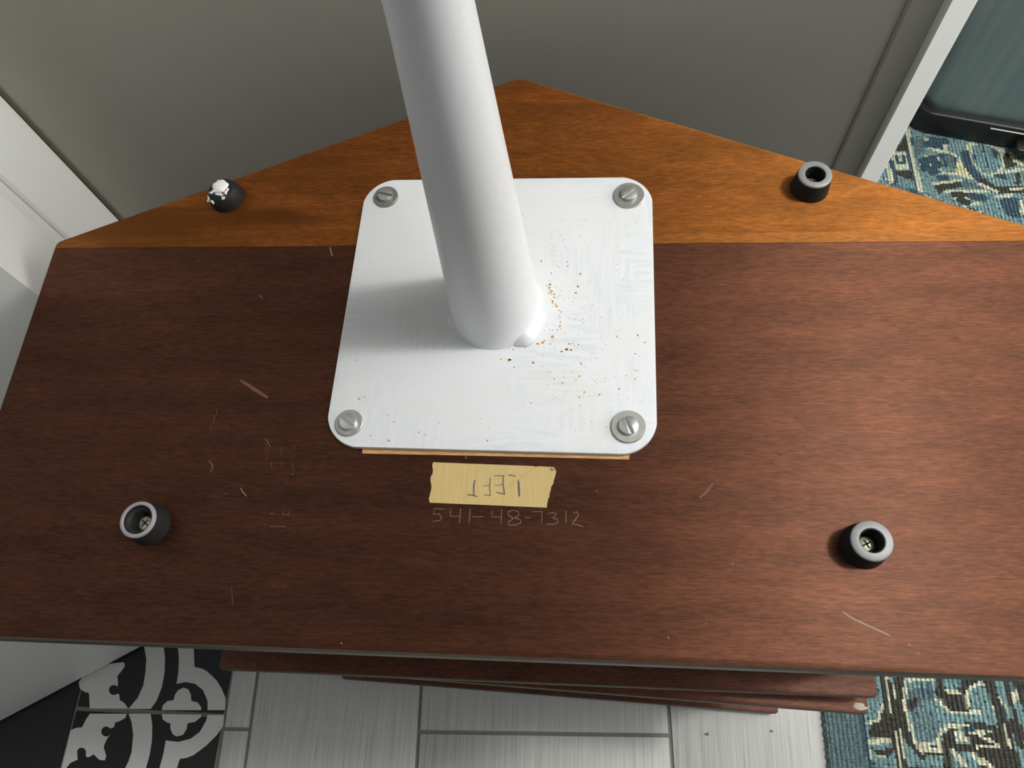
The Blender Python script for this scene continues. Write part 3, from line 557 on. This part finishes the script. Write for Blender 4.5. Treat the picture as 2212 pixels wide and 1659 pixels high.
def foot(parent, x, y, z, kind):
    bm = bmesh.new()
    ro, rb, hr = 0.0083, 0.0098, 0.0050
    if kind == 'torn':
        lathe(bm, [(rb * 1.02, 0), (rb * 1.0, 0.002), (rb * 0.94, 0.0048), (rb * 0.80, 0.0074), (rb * 0.66, 0.0086), (rb * 0.5, 0.0088), (0, 0.0080)], 40, (0, 0), 0)
    else:
        s = 0.0066 if kind == 'stepped' else hr
        prof = [(rb, 0), (rb - 0.0004, 0.003), (ro + 0.0003, FH - 0.001), (ro, FH - 0.0003), (ro - 0.0006, FH)]
        nside = 2
        lathe(bm, prof[:3], 40, (0, 0), 0)
        lathe(bm, prof[2:] + [(s + 0.0004, FH), (s, FH - 0.0005)], 40, (0, 0), 1)
        if kind == 'stepped': lathe(bm, [(s, FH - 0.0005), (s - 0.0003, FH - 0.0022), (0.0052, FH - 0.0026), (0.0046, FH - 0.0034), (0.0044, 0.0028), (0, 0.0028)], 40, (0, 0), 0)
        else: lathe(bm, [(s, FH - 0.0005), (s - 0.0004, FH - 0.0015), (s - 0.0008, 0.0028), (0, 0.0028)], 40, (0, 0), 0)
        bmesh.ops.remove_doubles(bm, verts=bm.verts, dist=1e-6)
    f = finish(bm, 'rubber_foot', [M_rubber, M_rubber_top], parent, 40, (x, y, z))
    if kind == 'torn':
        f['label'] = 'torn rubber foot smeared with white residue'
        bm = bmesh.new()
        blob(bm, (-0.0008, 0.0012, 0.0086), (0.0046, 0.0044, 0.0016), 3, 0.10, 3)
        blob(bm, (-0.0026, 0.0048, 0.0080), (0.0016, 0.0016, 0.0010), 13, 0.25, 2)
        for k, (x, y, z, a, b) in enumerate(((-0.0036, -0.0022, 0.0084, 0.0018, 0.0008), (-0.0012, -0.0040, 0.0080, 0.0016, 0.0007), (0.0012, -0.0044, 0.0078, 0.0015, 0.0008), (0.0034, -0.0030, 0.0078, 0.0010, 0.0013),
                                             (0.0042, -0.0012, 0.0078, 0.0007, 0.0012), (-0.0052, -0.0030, 0.0070, 0.0013, 0.0006), (-0.0074, -0.0046, 0.0054, 0.0009, 0.0018), (-0.0044, -0.0072, 0.0052, 0.0010, 0.0011), (0.0024, -0.0064, 0.0062, 0.0010, 0.0011), (-0.0085, -0.0030, 0.0046, 0.0006, 0.0007))):
            r_ = math.hypot(x, y) / (rb * 1.0)
            z = float(np.interp(r_, (0, 0.5, 0.66, 0.80, 0.94, 1.0), (0.0081, 0.0088, 0.0086, 0.0074, 0.0048, 0.0022))) + 0.0002
            blob(bm, (x, y, z), (a, b, 0.0008), 60 + k, 0.45, 2)
        finish(bm, 'residue', M_residue, f, 50)
    else:
        bm = bmesh.new()
        lathe(bm, [(0.0037, 0.0026), (0.0037, 0.0034), (0.0030, 0.0042), (0.0016, 0.0046), (0, 0.0047)], 28, (0, 0), 0)
        a = 0.45 if kind == 'plain' else 0.9
        for k in (0, 1):
            ca, sa = math.cos(a + k * math.pi / 2), math.sin(a + k * math.pi / 2)
            pts = [(ca * i - sa * j, sa * i + ca * j) for i, j in ((-0.0019, -0.0004), (0.0019, -0.0004), (0.0019, 0.0004), (-0.0019, 0.0004))]
            prism(bm, pts, 0.0040, 0.00485, mat=1)
        finish(bm, 'screw', [M_brass, M_slot], f, 30)
    return f

def speaker(label, loc, rz, mats, split):
    t = thing('speaker', label, 'speaker', loc, rz, 'stacked wooden speakers')
    panel_pieces(SH - TP, SH, t, mats, split)
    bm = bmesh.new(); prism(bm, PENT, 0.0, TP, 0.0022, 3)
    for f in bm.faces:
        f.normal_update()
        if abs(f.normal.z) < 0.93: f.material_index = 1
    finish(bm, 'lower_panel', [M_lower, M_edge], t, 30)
    i = 0.007
    bm = bmesh.new(); prism(bm, [(-HW + i, 0.027), (HW - i, 0.027), (HW - i, SD - 0.004), (0, AD - 0.012), (-HW + i, SD - 0.004)], TP - 0.0005, SH - TP + 0.0005)
    finish(bm, 'cabinet', M_cab, t)
    bm = bmesh.new(); box(bm, -HW + 0.011, HW - 0.011, 0.0205, 0.0275, TP + 0.001, SH - TP - 0.001, 0.0015)
    finish(bm, 'front_grille', M_grille, t)
    for s in (-1, 1):
        a = Vector((s * (HW - 0.016), SD + 0.0005)); b = Vector((s * 0.012, AD - 0.0165))
        d = (b - a).normalized(); k = Vector((-d.y, d.x)); k = k if k.y > 0 else -k
        bm = bmesh.new(); prism(bm, [tuple(a), tuple(b), tuple(b + k * 0.004), tuple(a + k * 0.004)], TP + 0.001, SH - TP - 0.001)
        finish(bm, 'rear_grille', M_grille, t)
    return t

low = speaker('lower speaker of the stack, turned slightly, its worn panel corner resting by the rug', (0.0017, -0.0031, 0.0), -0.0329, (M_lower, M_lower), False)
for x, y in ((-0.164, 0.2412), (0.157, 0.2396), (-0.164, 0.0530), (0.158, 0.0510)): foot(low, x, y, SH, 'plain')
# chipped pale corner of the lower speaker
bm = bmesh.new(); blob(bm, (0.2545, 0.0062, SH), (0.0052, 0.0028, 0.0004), 4, 0.4, 2)
o = finish(bm, 'chipped_patch', M_chip, low); o['label'] = 'pale chip in the veneer'

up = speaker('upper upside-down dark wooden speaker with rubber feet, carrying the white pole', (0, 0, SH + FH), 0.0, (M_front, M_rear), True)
TZ = SH
for x, y, k in ((-0.164, 0.2412, 'torn'), (0.157, 0.2396, 'plain'), (-0.164, 0.0530, 'stepped'), (0.158, 0.0510, 'plain')): foot(up, x, y, TZ, k)

# bare strip of wood along the plate
bm = bmesh.new(); prism(bm, [(-0.06655, 0.09355), (-0.06628, 0.0896), (-3e-05, 0.0891), (0.05977, 0.08834), (0.06027, 0.09214)], TZ - 0.001, TZ + 0.00015)
o = finish(bm, 'bare_wood_strip', M_bare, up); o['label'] = 'pale unstained strip below the plate'
# masking tape with its pencilled word
bm = bmesh.new(); prism(bm, [(-0.03158, 0.08569), (-0.0194, 0.08537), (-0.00554, 0.08504), (0.0082, 0.08471), (0.016, 0.0845), (0.01698, 0.08411), (0.01775, 0.08445), (0.02376, 0.08425), (0.02531, 0.08416), (0.02643, 0.08201), (0.02597, 0.08008), (0.02543, 0.07808), (0.02516, 0.07629), (0.02416, 0.0747), (0.02408, 0.07332), (0.02347, 0.07135), (0.02361, 0.07037), (0.02295, 0.069), (0.02262, 0.06705), (0.02248, 0.065), (0.01279, 0.06519), (0.00054, 0.06553), (-0.01025, 0.06579), (-0.0219, 0.06603), (-0.03148, 0.06628), (-0.03202, 0.06796), (-0.03172, 0.07034), (-0.03134, 0.07234), (-0.03135, 0.07434), (-0.03208, 0.07673), (-0.03205, 0.07875), (-0.0313, 0.08018), (-0.03126, 0.08201), (-0.03184, 0.08405)], TZ - 0.0003, TZ + 0.00022)
tape = finish(bm, 'masking_tape', M_tape, up); tape['label'] = 'torn masking tape pencilled LEFT upside down'
bm = bmesh.new()
for w, pts in [(0.00055, [(0.0041, 0.08013), (0.00586, 0.07992), (0.00783, 0.07939)]), (0.0011, [(0.00907, 0.07741), (0.00949, 0.07345), (0.00975, 0.06992)]), (0.0006, [(0.00198, 0.0797), (0.00196, 0.0761), (0.00298, 0.07078)]), (0.0005, [(-0.00211, 0.07955), (0.00257, 0.07963)]), (0.0004, [(-0.00148, 0.07493), (0.00199, 0.07538)]), (0.0005, [(-0.00112, 0.07177), (0.00102, 0.07133), (0.00317, 0.07078)]), (0.0005, [(-0.00401, 0.0786), (-0.00415, 0.07401), (-0.00355, 0.07007)]), (0.0004, [(-0.00729, 0.07443), (-0.00422, 0.0752)]), (0.0005, [(-0.00667, 0.07048), (-0.00355, 0.07007)]), (0.0008, [(-0.01118, 0.07748), (-0.01157, 0.07428), (-0.01124, 0.07032)]), (0.0007, [(-0.01423, 0.07027), (-0.01209, 0.07023), (-0.00952, 0.06949)])]: ribbon(bm, pts, w, TZ + 0.00022, 0.00006)
finish(bm, 'pencil_lettering', M_pencil, tape)
bm = bmesh.new(); ribbon(bm, [(0.01679, 0.08395), (0.00923, 0.07821), (0.004, 0.07375), (-0.00295, 0.06617)], 0.00035, TZ + 0.00022, 0.00006)
blob(bm, (0.02502, 0.08307, TZ + 0.0004), (0.0011, 0.0007, 0.0006), 5, 0.3, 2)
finish(bm, 'crease', M_crease, tape)
# number scribed into the stain
bm = bmesh.new()
for w, pts in [(0.0004, [(-0.02403, 0.06341), (-0.02911, 0.0637), (-0.02926, 0.06097), (-0.02696, 0.06121), (-0.02527, 0.05951), (-0.02593, 0.05814), (-0.02937, 0.05768)]), (0.0004, [(-0.02154, 0.06385), (-0.02145, 0.06017), (-0.01721, 0.06025)]), (0.0005, [(-0.0169, 0.06394), (-0.01698, 0.05699)]), (0.0005, [(-0.01245, 0.06384), (-0.01259, 0.05728)]), (0.0004, [(-0.01144, 0.06018), (-0.00627, 0.06029)]), (0.0004, [(-0.00223, 0.06346), (-0.00244, 0.06018), (0.00195, 0.06027)]), (0.0005, [(0.00196, 0.06393), (0.0019, 0.05721)]), (0.00045, [(0.00713, 0.06365), (0.00964, 0.06293), (0.00971, 0.06101), (0.0073, 0.05962), (0.00528, 0.05805), (0.00554, 0.05653), (0.00855, 0.05679), (0.01096, 0.05798), (0.01053, 0.0595), (0.00728, 0.06), (0.00514, 0.0613), (0.00507, 0.06284), (0.00713, 0.06365)]), (0.0004, [(0.01277, 0.06031), (0.01524, 0.06017)]), (0.0004, [(0.01609, 0.06306), (0.02044, 0.06315), (0.02021, 0.0578)]), (0.0004, [(0.02273, 0.06224), (0.02498, 0.06286), (0.02707, 0.06233), (0.02577, 0.06096), (0.02503, 0.06038), (0.0273, 0.05985), (0.0277, 0.05853), (0.02547, 0.05754), (0.0221, 0.05747)]), (0.0005, [(0.03118, 0.06375), (0.03126, 0.05804)]), (0.00045, [(0.03439, 0.06267), (0.03588, 0.06347), (0.03683, 0.06196), (0.03553, 0.06003), (0.03388, 0.05772), (0.0363, 0.05759), (0.03891, 0.0567)])]: ribbon(bm, pts, w, TZ, 0.00006)
finish(bm, 'scribed_number', M_scribe, up)['label'] = 'faint number scratched into the stain below the tape'
bm = bmesh.new()
for m, w, pts in [(1, 0.0018, [(-0.13442, 0.12783), (-0.12585, 0.12257), (-0.11815, 0.11805)]), (1, 0.0005, [(-0.1432, 0.11207), (-0.1434, 0.10822)]), (1, 0.0006, [(-0.14376, 0.10758), (-0.14409, 0.1044)]), (1, 0.0005, [(-0.14444, 0.10313), (-0.14477, 0.1006)]), (0, 0.0003, [(-0.11551, 0.09654), (-0.11233, 0.09227)]), (1, 0.0004, [(-0.11531, 0.09408), (-0.11367, 0.09103)]), (1, 0.0005, [(-0.11374, 0.08738), (-0.113, 0.08594)]), (1, 0.0006, [(-0.11057, 0.08441), (-0.10983, 0.08226)]), (1, 0.0004, [(-0.10716, 0.09234), (-0.10629, 0.08869)]), (1, 0.0004, [(-0.10555, 0.08508), (-0.10474, 0.08174)]), (1, 0.0005, [(-0.10036, 0.0934), (-0.10012, 0.0912)]), (1, 0.0005, [(-0.10008, 0.08878), (-0.09978, 0.08697)]), (1, 0.0005, [(-0.09965, 0.08397), (-0.09937, 0.08158)]), (0, 0.0004, [(-0.09898, 0.07921), (-0.09894, 0.07827)]), (0, 0.0004, [(-0.12347, 0.07173), (-0.1216, 0.06943), (-0.11959, 0.0676)]), (1, 0.0006, [(-0.10709, 0.05958), (-0.10478, 0.05963)]), (1, 0.0006, [(-0.1007, 0.05948), (-0.09697, 0.05933)]), (1, 0.0005, [(-0.10058, 0.06085), (-0.09997, 0.05859)]), (1, 0.0005, [(-0.09804, 0.0609), (-0.09743, 0.05865)]), (1, 0.0005, [(-0.10582, 0.05374), (-0.09798, 0.05369)]), (1, 0.0004, [(-0.10012, 0.02677), (-0.09787, 0.02663)]), (1, 0.0004, [(-0.09506, 0.02713), (-0.09383, 0.02643)]), (1, 0.001, [(-0.13412, 0.17748), (-0.13105, 0.17525)]), (1, 0.0003, [(-0.11875, 0.02623), (-0.11664, 0.01794)]), (1, 0.0006, [(-0.1311, 0.06832), (-0.12942, 0.06882)]), (1, 0.0009, [(-0.14185, 0.08518), (-0.13939, 0.08219), (-0.13996, 0.07917)]), (0, 0.0007, [(0.14606, 0.02362), (0.14884, 0.02158), (0.15281, 0.01959), (0.15848, 0.01708), (0.16351, 0.01469)]), (0, 0.0005, [(0.17019, 0.01185), (0.17094, 0.011)]), (0, 0.0005, [(0.17323, 0.00875), (0.17367, 0.00789)]), (1, 0.0012, [(0.09672, 0.07776), (0.09448, 0.07418), (0.0906, 0.07095)]), (0, 0.0005, [(0.10274, 0.0424), (0.10295, 0.04176)]), (0, 0.0004, [(0.0901, 0.01751), (0.09039, 0.01721)]), (0, 0.0006, [(-0.09906, 0.20697), (-0.09696, 0.20129)]), (1, 0.0008, [(0.125, 0.08749), (0.12837, 0.09082), (0.12648, 0.09233), (0.13499, 0.09597), (0.14952, 0.0988), (0.16614, 0.10231)]), (0, 0.0006, [(-0.06514, 0.00377), (-0.0643, 0.00361)]), (0, 0.0006, [(0.0741, 0.01127), (0.07483, 0.01075)]), (0, 0.0006, [(-0.01643, 0.08865), (-0.01593, 0.08775)]), (0, 0.0005, [(0.04451, 0.07363), (0.04514, 0.07321)]), (0, 0.0005, [(0.10748, 0.18153), (0.10813, 0.18099)]), (2, 0.002, [(0.22228, 0.05574), (0.22349, 0.05538)])]: ribbon(bm, pts, w, TZ, 0.00006, m)
o = finish(bm, 'scratches', [M_scr, M_scr_r, M_scr_d], up); o['kind'] = 'stuff'

# ------------------------------------------------------------------ white stand screwed to the speaker
PC = Vector((-0.00507, 0.16948)); PA = -0.01500
st = thing('speaker_stand', 'white painted metal stand, tapered pole on a square base plate screwed to the speaker', 'stand', (PC.x, PC.y, ZB - 0.0005), PA)
a, h = 0.1576 / 2, 0.1572 / 2
def cusp(cx, cy, sx, sy, r=0.0150, bulge=1.22):
    """corner cut by an arc a little flatter than a true fillet, leaving a small cusp at each end"""
    p = Vector((cx - sx * r, cy)); q = Vector((cx, cy - sy * r)); R = r * bulge
    mid = (p + q) / 2; d = (q - p); hl = d.length / 2
    inw = Vector((-sx, -sy)).normalized()
    c = mid + inw * math.sqrt(R * R - hl * hl)
    a0 = math.atan2(p.y - c.y, p.x - c.x); a1 = math.atan2(q.y - c.y, q.x - c.x)
    da = (a1 - a0 + math.pi) % (2 * math.pi) - math.pi
    return [(c.x + R * math.cos(a0 + da * k / 9), c.y + R * math.sin(a0 + da * k / 9)) for k in range(10)]
out = cusp(-a, h, -1, 1)[::-1] + cusp(a, h, 1, 1) + cusp(a, -h, 1, -1)[::-1] + cusp(-a, -h, -1, -1)
bm = bmesh.new(); prism(bm, out, 0.0002, 0.0032, 0.0005, 2)
plate = finish(bm, 'base_plate', M_plate, st, 30)
PTOP = 0.0032
# pole position inside the plate's frame
pc = Matrix.Rotation(-PA, 2) @ (Vector((-0.0055, 0.1662)) - PC)
prof = [(0.0212, PTOP - 0.0002), (0.0232, PTOP), (0.0229, PTOP + 0.0012), (0.0224, PTOP + 0.0022)]
for z, r in ((0.02, 0.0217), (0.052, 0.0199), (0.10, 0.0174), (0.126, 0.016), (0.147, 0.0149), (0.166, 0.0139), (0.182, 0.0131), (0.22, 0.0122), (0.28, 0.0116), (0.42, 0.0116), (0.46, 0.0116)): prof.append((r, z))
prof += [(0.0104, 0.4605), (0.0104, 0.40)]
bm = bmesh.new(); lathe(bm, prof, 72, (pc.x, pc.y))
finish(bm, 'pole', M_pole, st, 50)
def weld(a0, a1, w, h, seed):
    """a smooth painted-over bead lying along the joint from angle a0 to a1"""
    bm = bmesh.new(); n = 18; m = 10; rings = []
    rnd = random.Random(seed); ph = rnd.uniform(0, 6.28)
    for i in range(n + 1):
        t = i / n; A = math.radians(a0 + (a1 - a0) * t)
        k = max(0.02, math.sin(math.pi * t)) ** 0.5 * (0.82 + 0.18 * math.sin(9 * t + ph))
        ring = []
        for j in range(m):
            b = 2 * math.pi * j / m
            rad = 0.0226 + w * k * math.cos(b) * 0.9; z = max(PTOP - 0.001, PTOP + 0.0002 + h * k * math.sin(b))
            ring.append(bm.verts.new((pc.x + rad * math.cos(A), pc.y + rad * math.sin(A), z)))
        rings.append(ring)
    for A, B in zip(rings, rings[1:]):
        for j in range(m): bm.faces.new((A[j], A[(j + 1) % m], B[(j + 1) % m], B[j]))
    bm.faces.new(rings[0][::-1]); bm.faces.new(rings[-1])
    return finish(bm, 'weld_bead', M_gloss, st, 70)
weld(-64, -2, 0.0066, 0.0062, 20)
weld(12, 58, 0.0042, 0.0034, 31)
weld(188, 214, 0.0036, 0.0022, 42)
# washers and slotted screws
def washer_screw(x, y, rw, rh, ang, mats, tw=0.0013):
    p = Matrix.Rotation(-PA, 2) @ (Vector((x, y)) - PC)
    bm = bmesh.new()
    lathe(bm, [(0.0025, PTOP), (rw, PTOP), (rw, PTOP + tw - 0.0003), (rw - 0.0003, PTOP + tw), (0.0025, PTOP + tw)], 48)
    finish(bm, 'washer', mats[0], st, 35, (p.x, p.y, 0))
    bm = bmesh.new()
    z = PTOP + tw
    lathe(bm, [(0.0, z - 0.0003), (rh, z - 0.0003), (rh, z + 0.0007), (0, z + 0.0007)], 40, mat=0)
    s = 0.00062
    for sg in (-1, 1):
        a0 = math.asin(s / rh)
        arc = [(rh * math.cos(a0 + (math.pi - 2 * a0) * k / 16), sg * rh * math.sin(a0 + (math.pi - 2 * a0) * k / 16)) for k in range(17)]
        arc = [(math.cos(ang) * i - math.sin(ang) * j, math.sin(ang) * i + math.cos(ang) * j) for i, j in arc]
        prism(bm, arc, z + 0.0005, z + 0.0021, 0.0004, 2, bottom=False)
    finish(bm, 'slotted_screw', mats[1], st, 35, (p.x, p.y, 0))
washer_screw(-0.0703, 0.2369, 0.0068, 0.0041, math.radians(-14), (M_steel_dark, M_steel))
washer_screw(0.0624, 0.2343, 0.0081, 0.0044, math.radians(38), (M_steel, M_steel))
washer_screw(-0.0735, 0.1037, 0.0068, 0.0042, math.radians(-42), (M_steel, M_bolt))
washer_screw(0.0596, 0.1030, 0.0080, 0.0045, math.radians(-68), (M_steel, M_bolt))
# rust spots bleeding through the paint
bm = bmesh.new()
def speck(x, y, r, mat):
    p = Matrix.Rotation(-PA, 2) @ (Vector((x, y)) - PC)
    k = 7; ph = random.uniform(0, 6.28); e = random.uniform(0.6, 1.0)
    vs = [bm.verts.new((p.x + r * random.uniform(0.7, 1.2) * math.cos(ph + 6.283 * i / k), p.y + e * r * random.uniform(0.7, 1.2) * math.sin(ph + 6.283 * i / k), PTOP + 0.00005)) for i in range(k)]
    bm.faces.new(vs).material_index = mat
for x, y, r, m in [(0.02102, 0.18238, 0.000393, 0), (0.0215, 0.1801, 0.000655, 0), (0.01984, 0.17951, 0.000393, 0), (0.02129, 0.17826, 0.000655, 1), (0.02233, 0.1762, 0.000655, 0), (0.02084, 0.17491, 0.000426, 0), (0.02243, 0.17449, 0.000393, 0), (0.02385, 0.17447, 0.000491, 0), (0.02371, 0.17253, 0.00059, 0), (0.02305, 0.17031, 0.00059, 0), (0.02314, 0.1695, 0.000393, 0), (0.02456, 0.16869, 0.000459, 0), (0.02486, 0.16728, 0.000459, 0), (0.02563, 0.16735, 0.000295, 0), (0.0263, 0.16507, 0.000328, 1), (0.02729, 0.16415, 0.000393, 0), (0.02689, 0.16098, 0.000328, 0), (0.02718, 0.15834, 0.000328, 0), (0.02698, 0.15599, 0.000459, 0), (0.0233, 0.15018, 0.000721, 0), (0.02194, 0.15387, 0.000295, 0), (0.02339, 0.15386, 0.000262, 0), (0.02587, 0.15424, 0.000295, 1), (0.01617, 0.14635, 0.000786, 0), (0.01856, 0.14692, 0.000655, 0), (0.01946, 0.148, 0.000393, 0), (0.01255, 0.14655, 0.000524, 0), (0.01118, 0.14617, 0.000393, 0), (0.01028, 0.14449, 0.000328, 0), (0.02235, 0.14622, 0.000459, 1), (0.00159, 0.146, 0.000786, 0), (0.00166, 0.14427, 0.000721, 0), (0.00166, 0.14504, 0.000721, 0), (-0.00462, 0.14398, 0.000426, 0), (-0.0081, 0.14398, 0.000295, 1), (-0.01036, 0.1441, 0.000262, 1), (-0.0145, 0.14631, 0.000524, 1), (-0.00172, 0.1378, 0.00036, 0), (0.00275, 0.13761, 0.000655, 1), (0.00405, 0.14331, 0.000393, 1), (0.03577, 0.17859, 0.000426, 0), (0.0345, 0.17506, 0.00036, 0), (0.0243, 0.17863, 0.000295, 1), (0.02199, 0.18694, 0.000426, 0), (0.02477, 0.19131, 0.000295, 0), (0.01678, 0.19417, 0.000459, 1), (0.03678, 0.18633, 0.000524, 1), (0.03059, 0.14338, 0.000524, 0), (0.03257, 0.14308, 0.00036, 0), (0.03175, 0.14632, 0.000459, 0), (0.03345, 0.1465, 0.000295, 1), (0.02806, 0.14225, 0.000328, 0), (0.01408, 0.13629, 0.000426, 0), (0.03011, 0.19376, 0.000328, 1), (0.01575, 0.15137, 0.000229, 1), (0.03618, 0.14573, 0.000459, 1), (0.02114, 0.17703, 0.000393, 1), (0.02171, 0.17539, 0.000328, 0), (-0.02178, 0.15025, 0.000328, 1), (-0.02727, 0.15753, 0.000328, 1), (-0.07036, 0.11652, 0.00059, 0), (-0.06799, 0.11769, 0.000369, 1), (-0.07489, 0.13731, 0.000295, 0), (0.00241, 0.13759, 0.00059, 0), (0.00504, 0.13371, 0.000443, 1), (0.01436, 0.13596, 0.000517, 0), (0.0368, 0.11798, 0.000517, 0), (0.03916, 0.12058, 0.000517, 0), (0.0286, 0.12533, 0.000443, 0), (0.03673, 0.12887, 0.000443, 0), (0.03515, 0.12684, 0.000369, 0), (0.06382, 0.13183, 0.000443, 0), (0.05902, 0.12918, 0.000369, 0), (0.06332, 0.12745, 0.000369, 0), (0.06835, 0.14695, 0.000443, 0), (0.06508, 0.15089, 0.000443, 0), (0.05494, 0.15001, 0.000369, 0), (0.06363, 0.1409, 0.000369, 0), (0.02471, 0.12734, 0.000369, 0), (-0.03609, 0.09827, 0.000369, 0), (-0.03903, 0.09951, 0.000369, 0), (-0.05174, 0.10465, 0.000369, 0), (-0.02975, 0.10425, 0.000295, 0), (-0.01004, 0.10672, 0.000295, 0), (-0.05315, 0.09515, 0.000517, 1), (-0.06238, 0.09757, 0.000369, 0), (-0.00598, 0.09568, 0.000443, 0), (-0.00591, 0.10152, 0.000295, 0), (0.01382, 0.11484, 0.000369, 0), (0.01028, 0.11327, 0.000295, 0), (0.05575, 0.12239, 0.000443, 0), (0.04627, 0.11932, 0.000517, 1), (0.03012, 0.14321, 0.00059, 0), (0.03257, 0.14293, 0.000517, 0), (0.0281, 0.14202, 0.000369, 0), (0.03749, 0.13553, 0.000443, 1), (0.03556, 0.17894, 0.000443, 0), (0.03475, 0.17523, 0.000369, 0), (0.03033, 0.19115, 0.000369, 0)]: speck(x, y, r * 1.3, m)
for k in range(520):
    if k < 300: x = random.gauss(0.035, 0.016); y = random.gauss(0.139, 0.018)
    elif k < 400: x = random.uniform(0.02, 0.06); y = random.uniform(0.16, 0.22)
    else: x = random.uniform(-0.078, 0.068); y = random.uniform(0.094, 0.235)
    if (x - 0.0596) ** 2 + (y - 0.103) ** 2 < 0.0085 ** 2 or (x + 0.0735) ** 2 + (y - 0.1037) ** 2 < 0.0075 ** 2: continue
    if (x + 0.0055) ** 2 + (y - 0.1662) ** 2 < 0.024 ** 2 or abs(x - PC.x) > a - 0.004 or abs(y - PC.y) > h - 0.004: continue
    speck(x, y, random.choice((0.00012, 0.00018, 0.00022, 0.0003)), random.choice((0, 1, 1)))
o = finish(bm, 'rust_spots', [M_rust, M_rust2], st, smooth=False); o['kind'] = 'stuff'

# ------------------------------------------------------------------ crumbs on the tiles
for k, (x, y) in enumerate([(0.18275, -0.03681), (0.25732, -0.03053), (0.31484, -0.02111)]):
    bm = bmesh.new(); blob(bm, (0, 0, 0.0009), (0.0022 - 0.0006 * k, 0.0015 - 0.0004 * k, 0.0007), 50 + k, 0.5, 2)
    o = finish(bm, 'crumb', M_crumb, None, 50, (x, y, 0))
    o['label'] = ('largest brown crumb on the pale tile in front of the speakers', 'small crumb on the pale tile near the rug edge', 'tiny crumb on the tile touching the rug edge')[k]
    o['category'] = 'crumb'; o['group'] = 'crumbs on the pale tile'
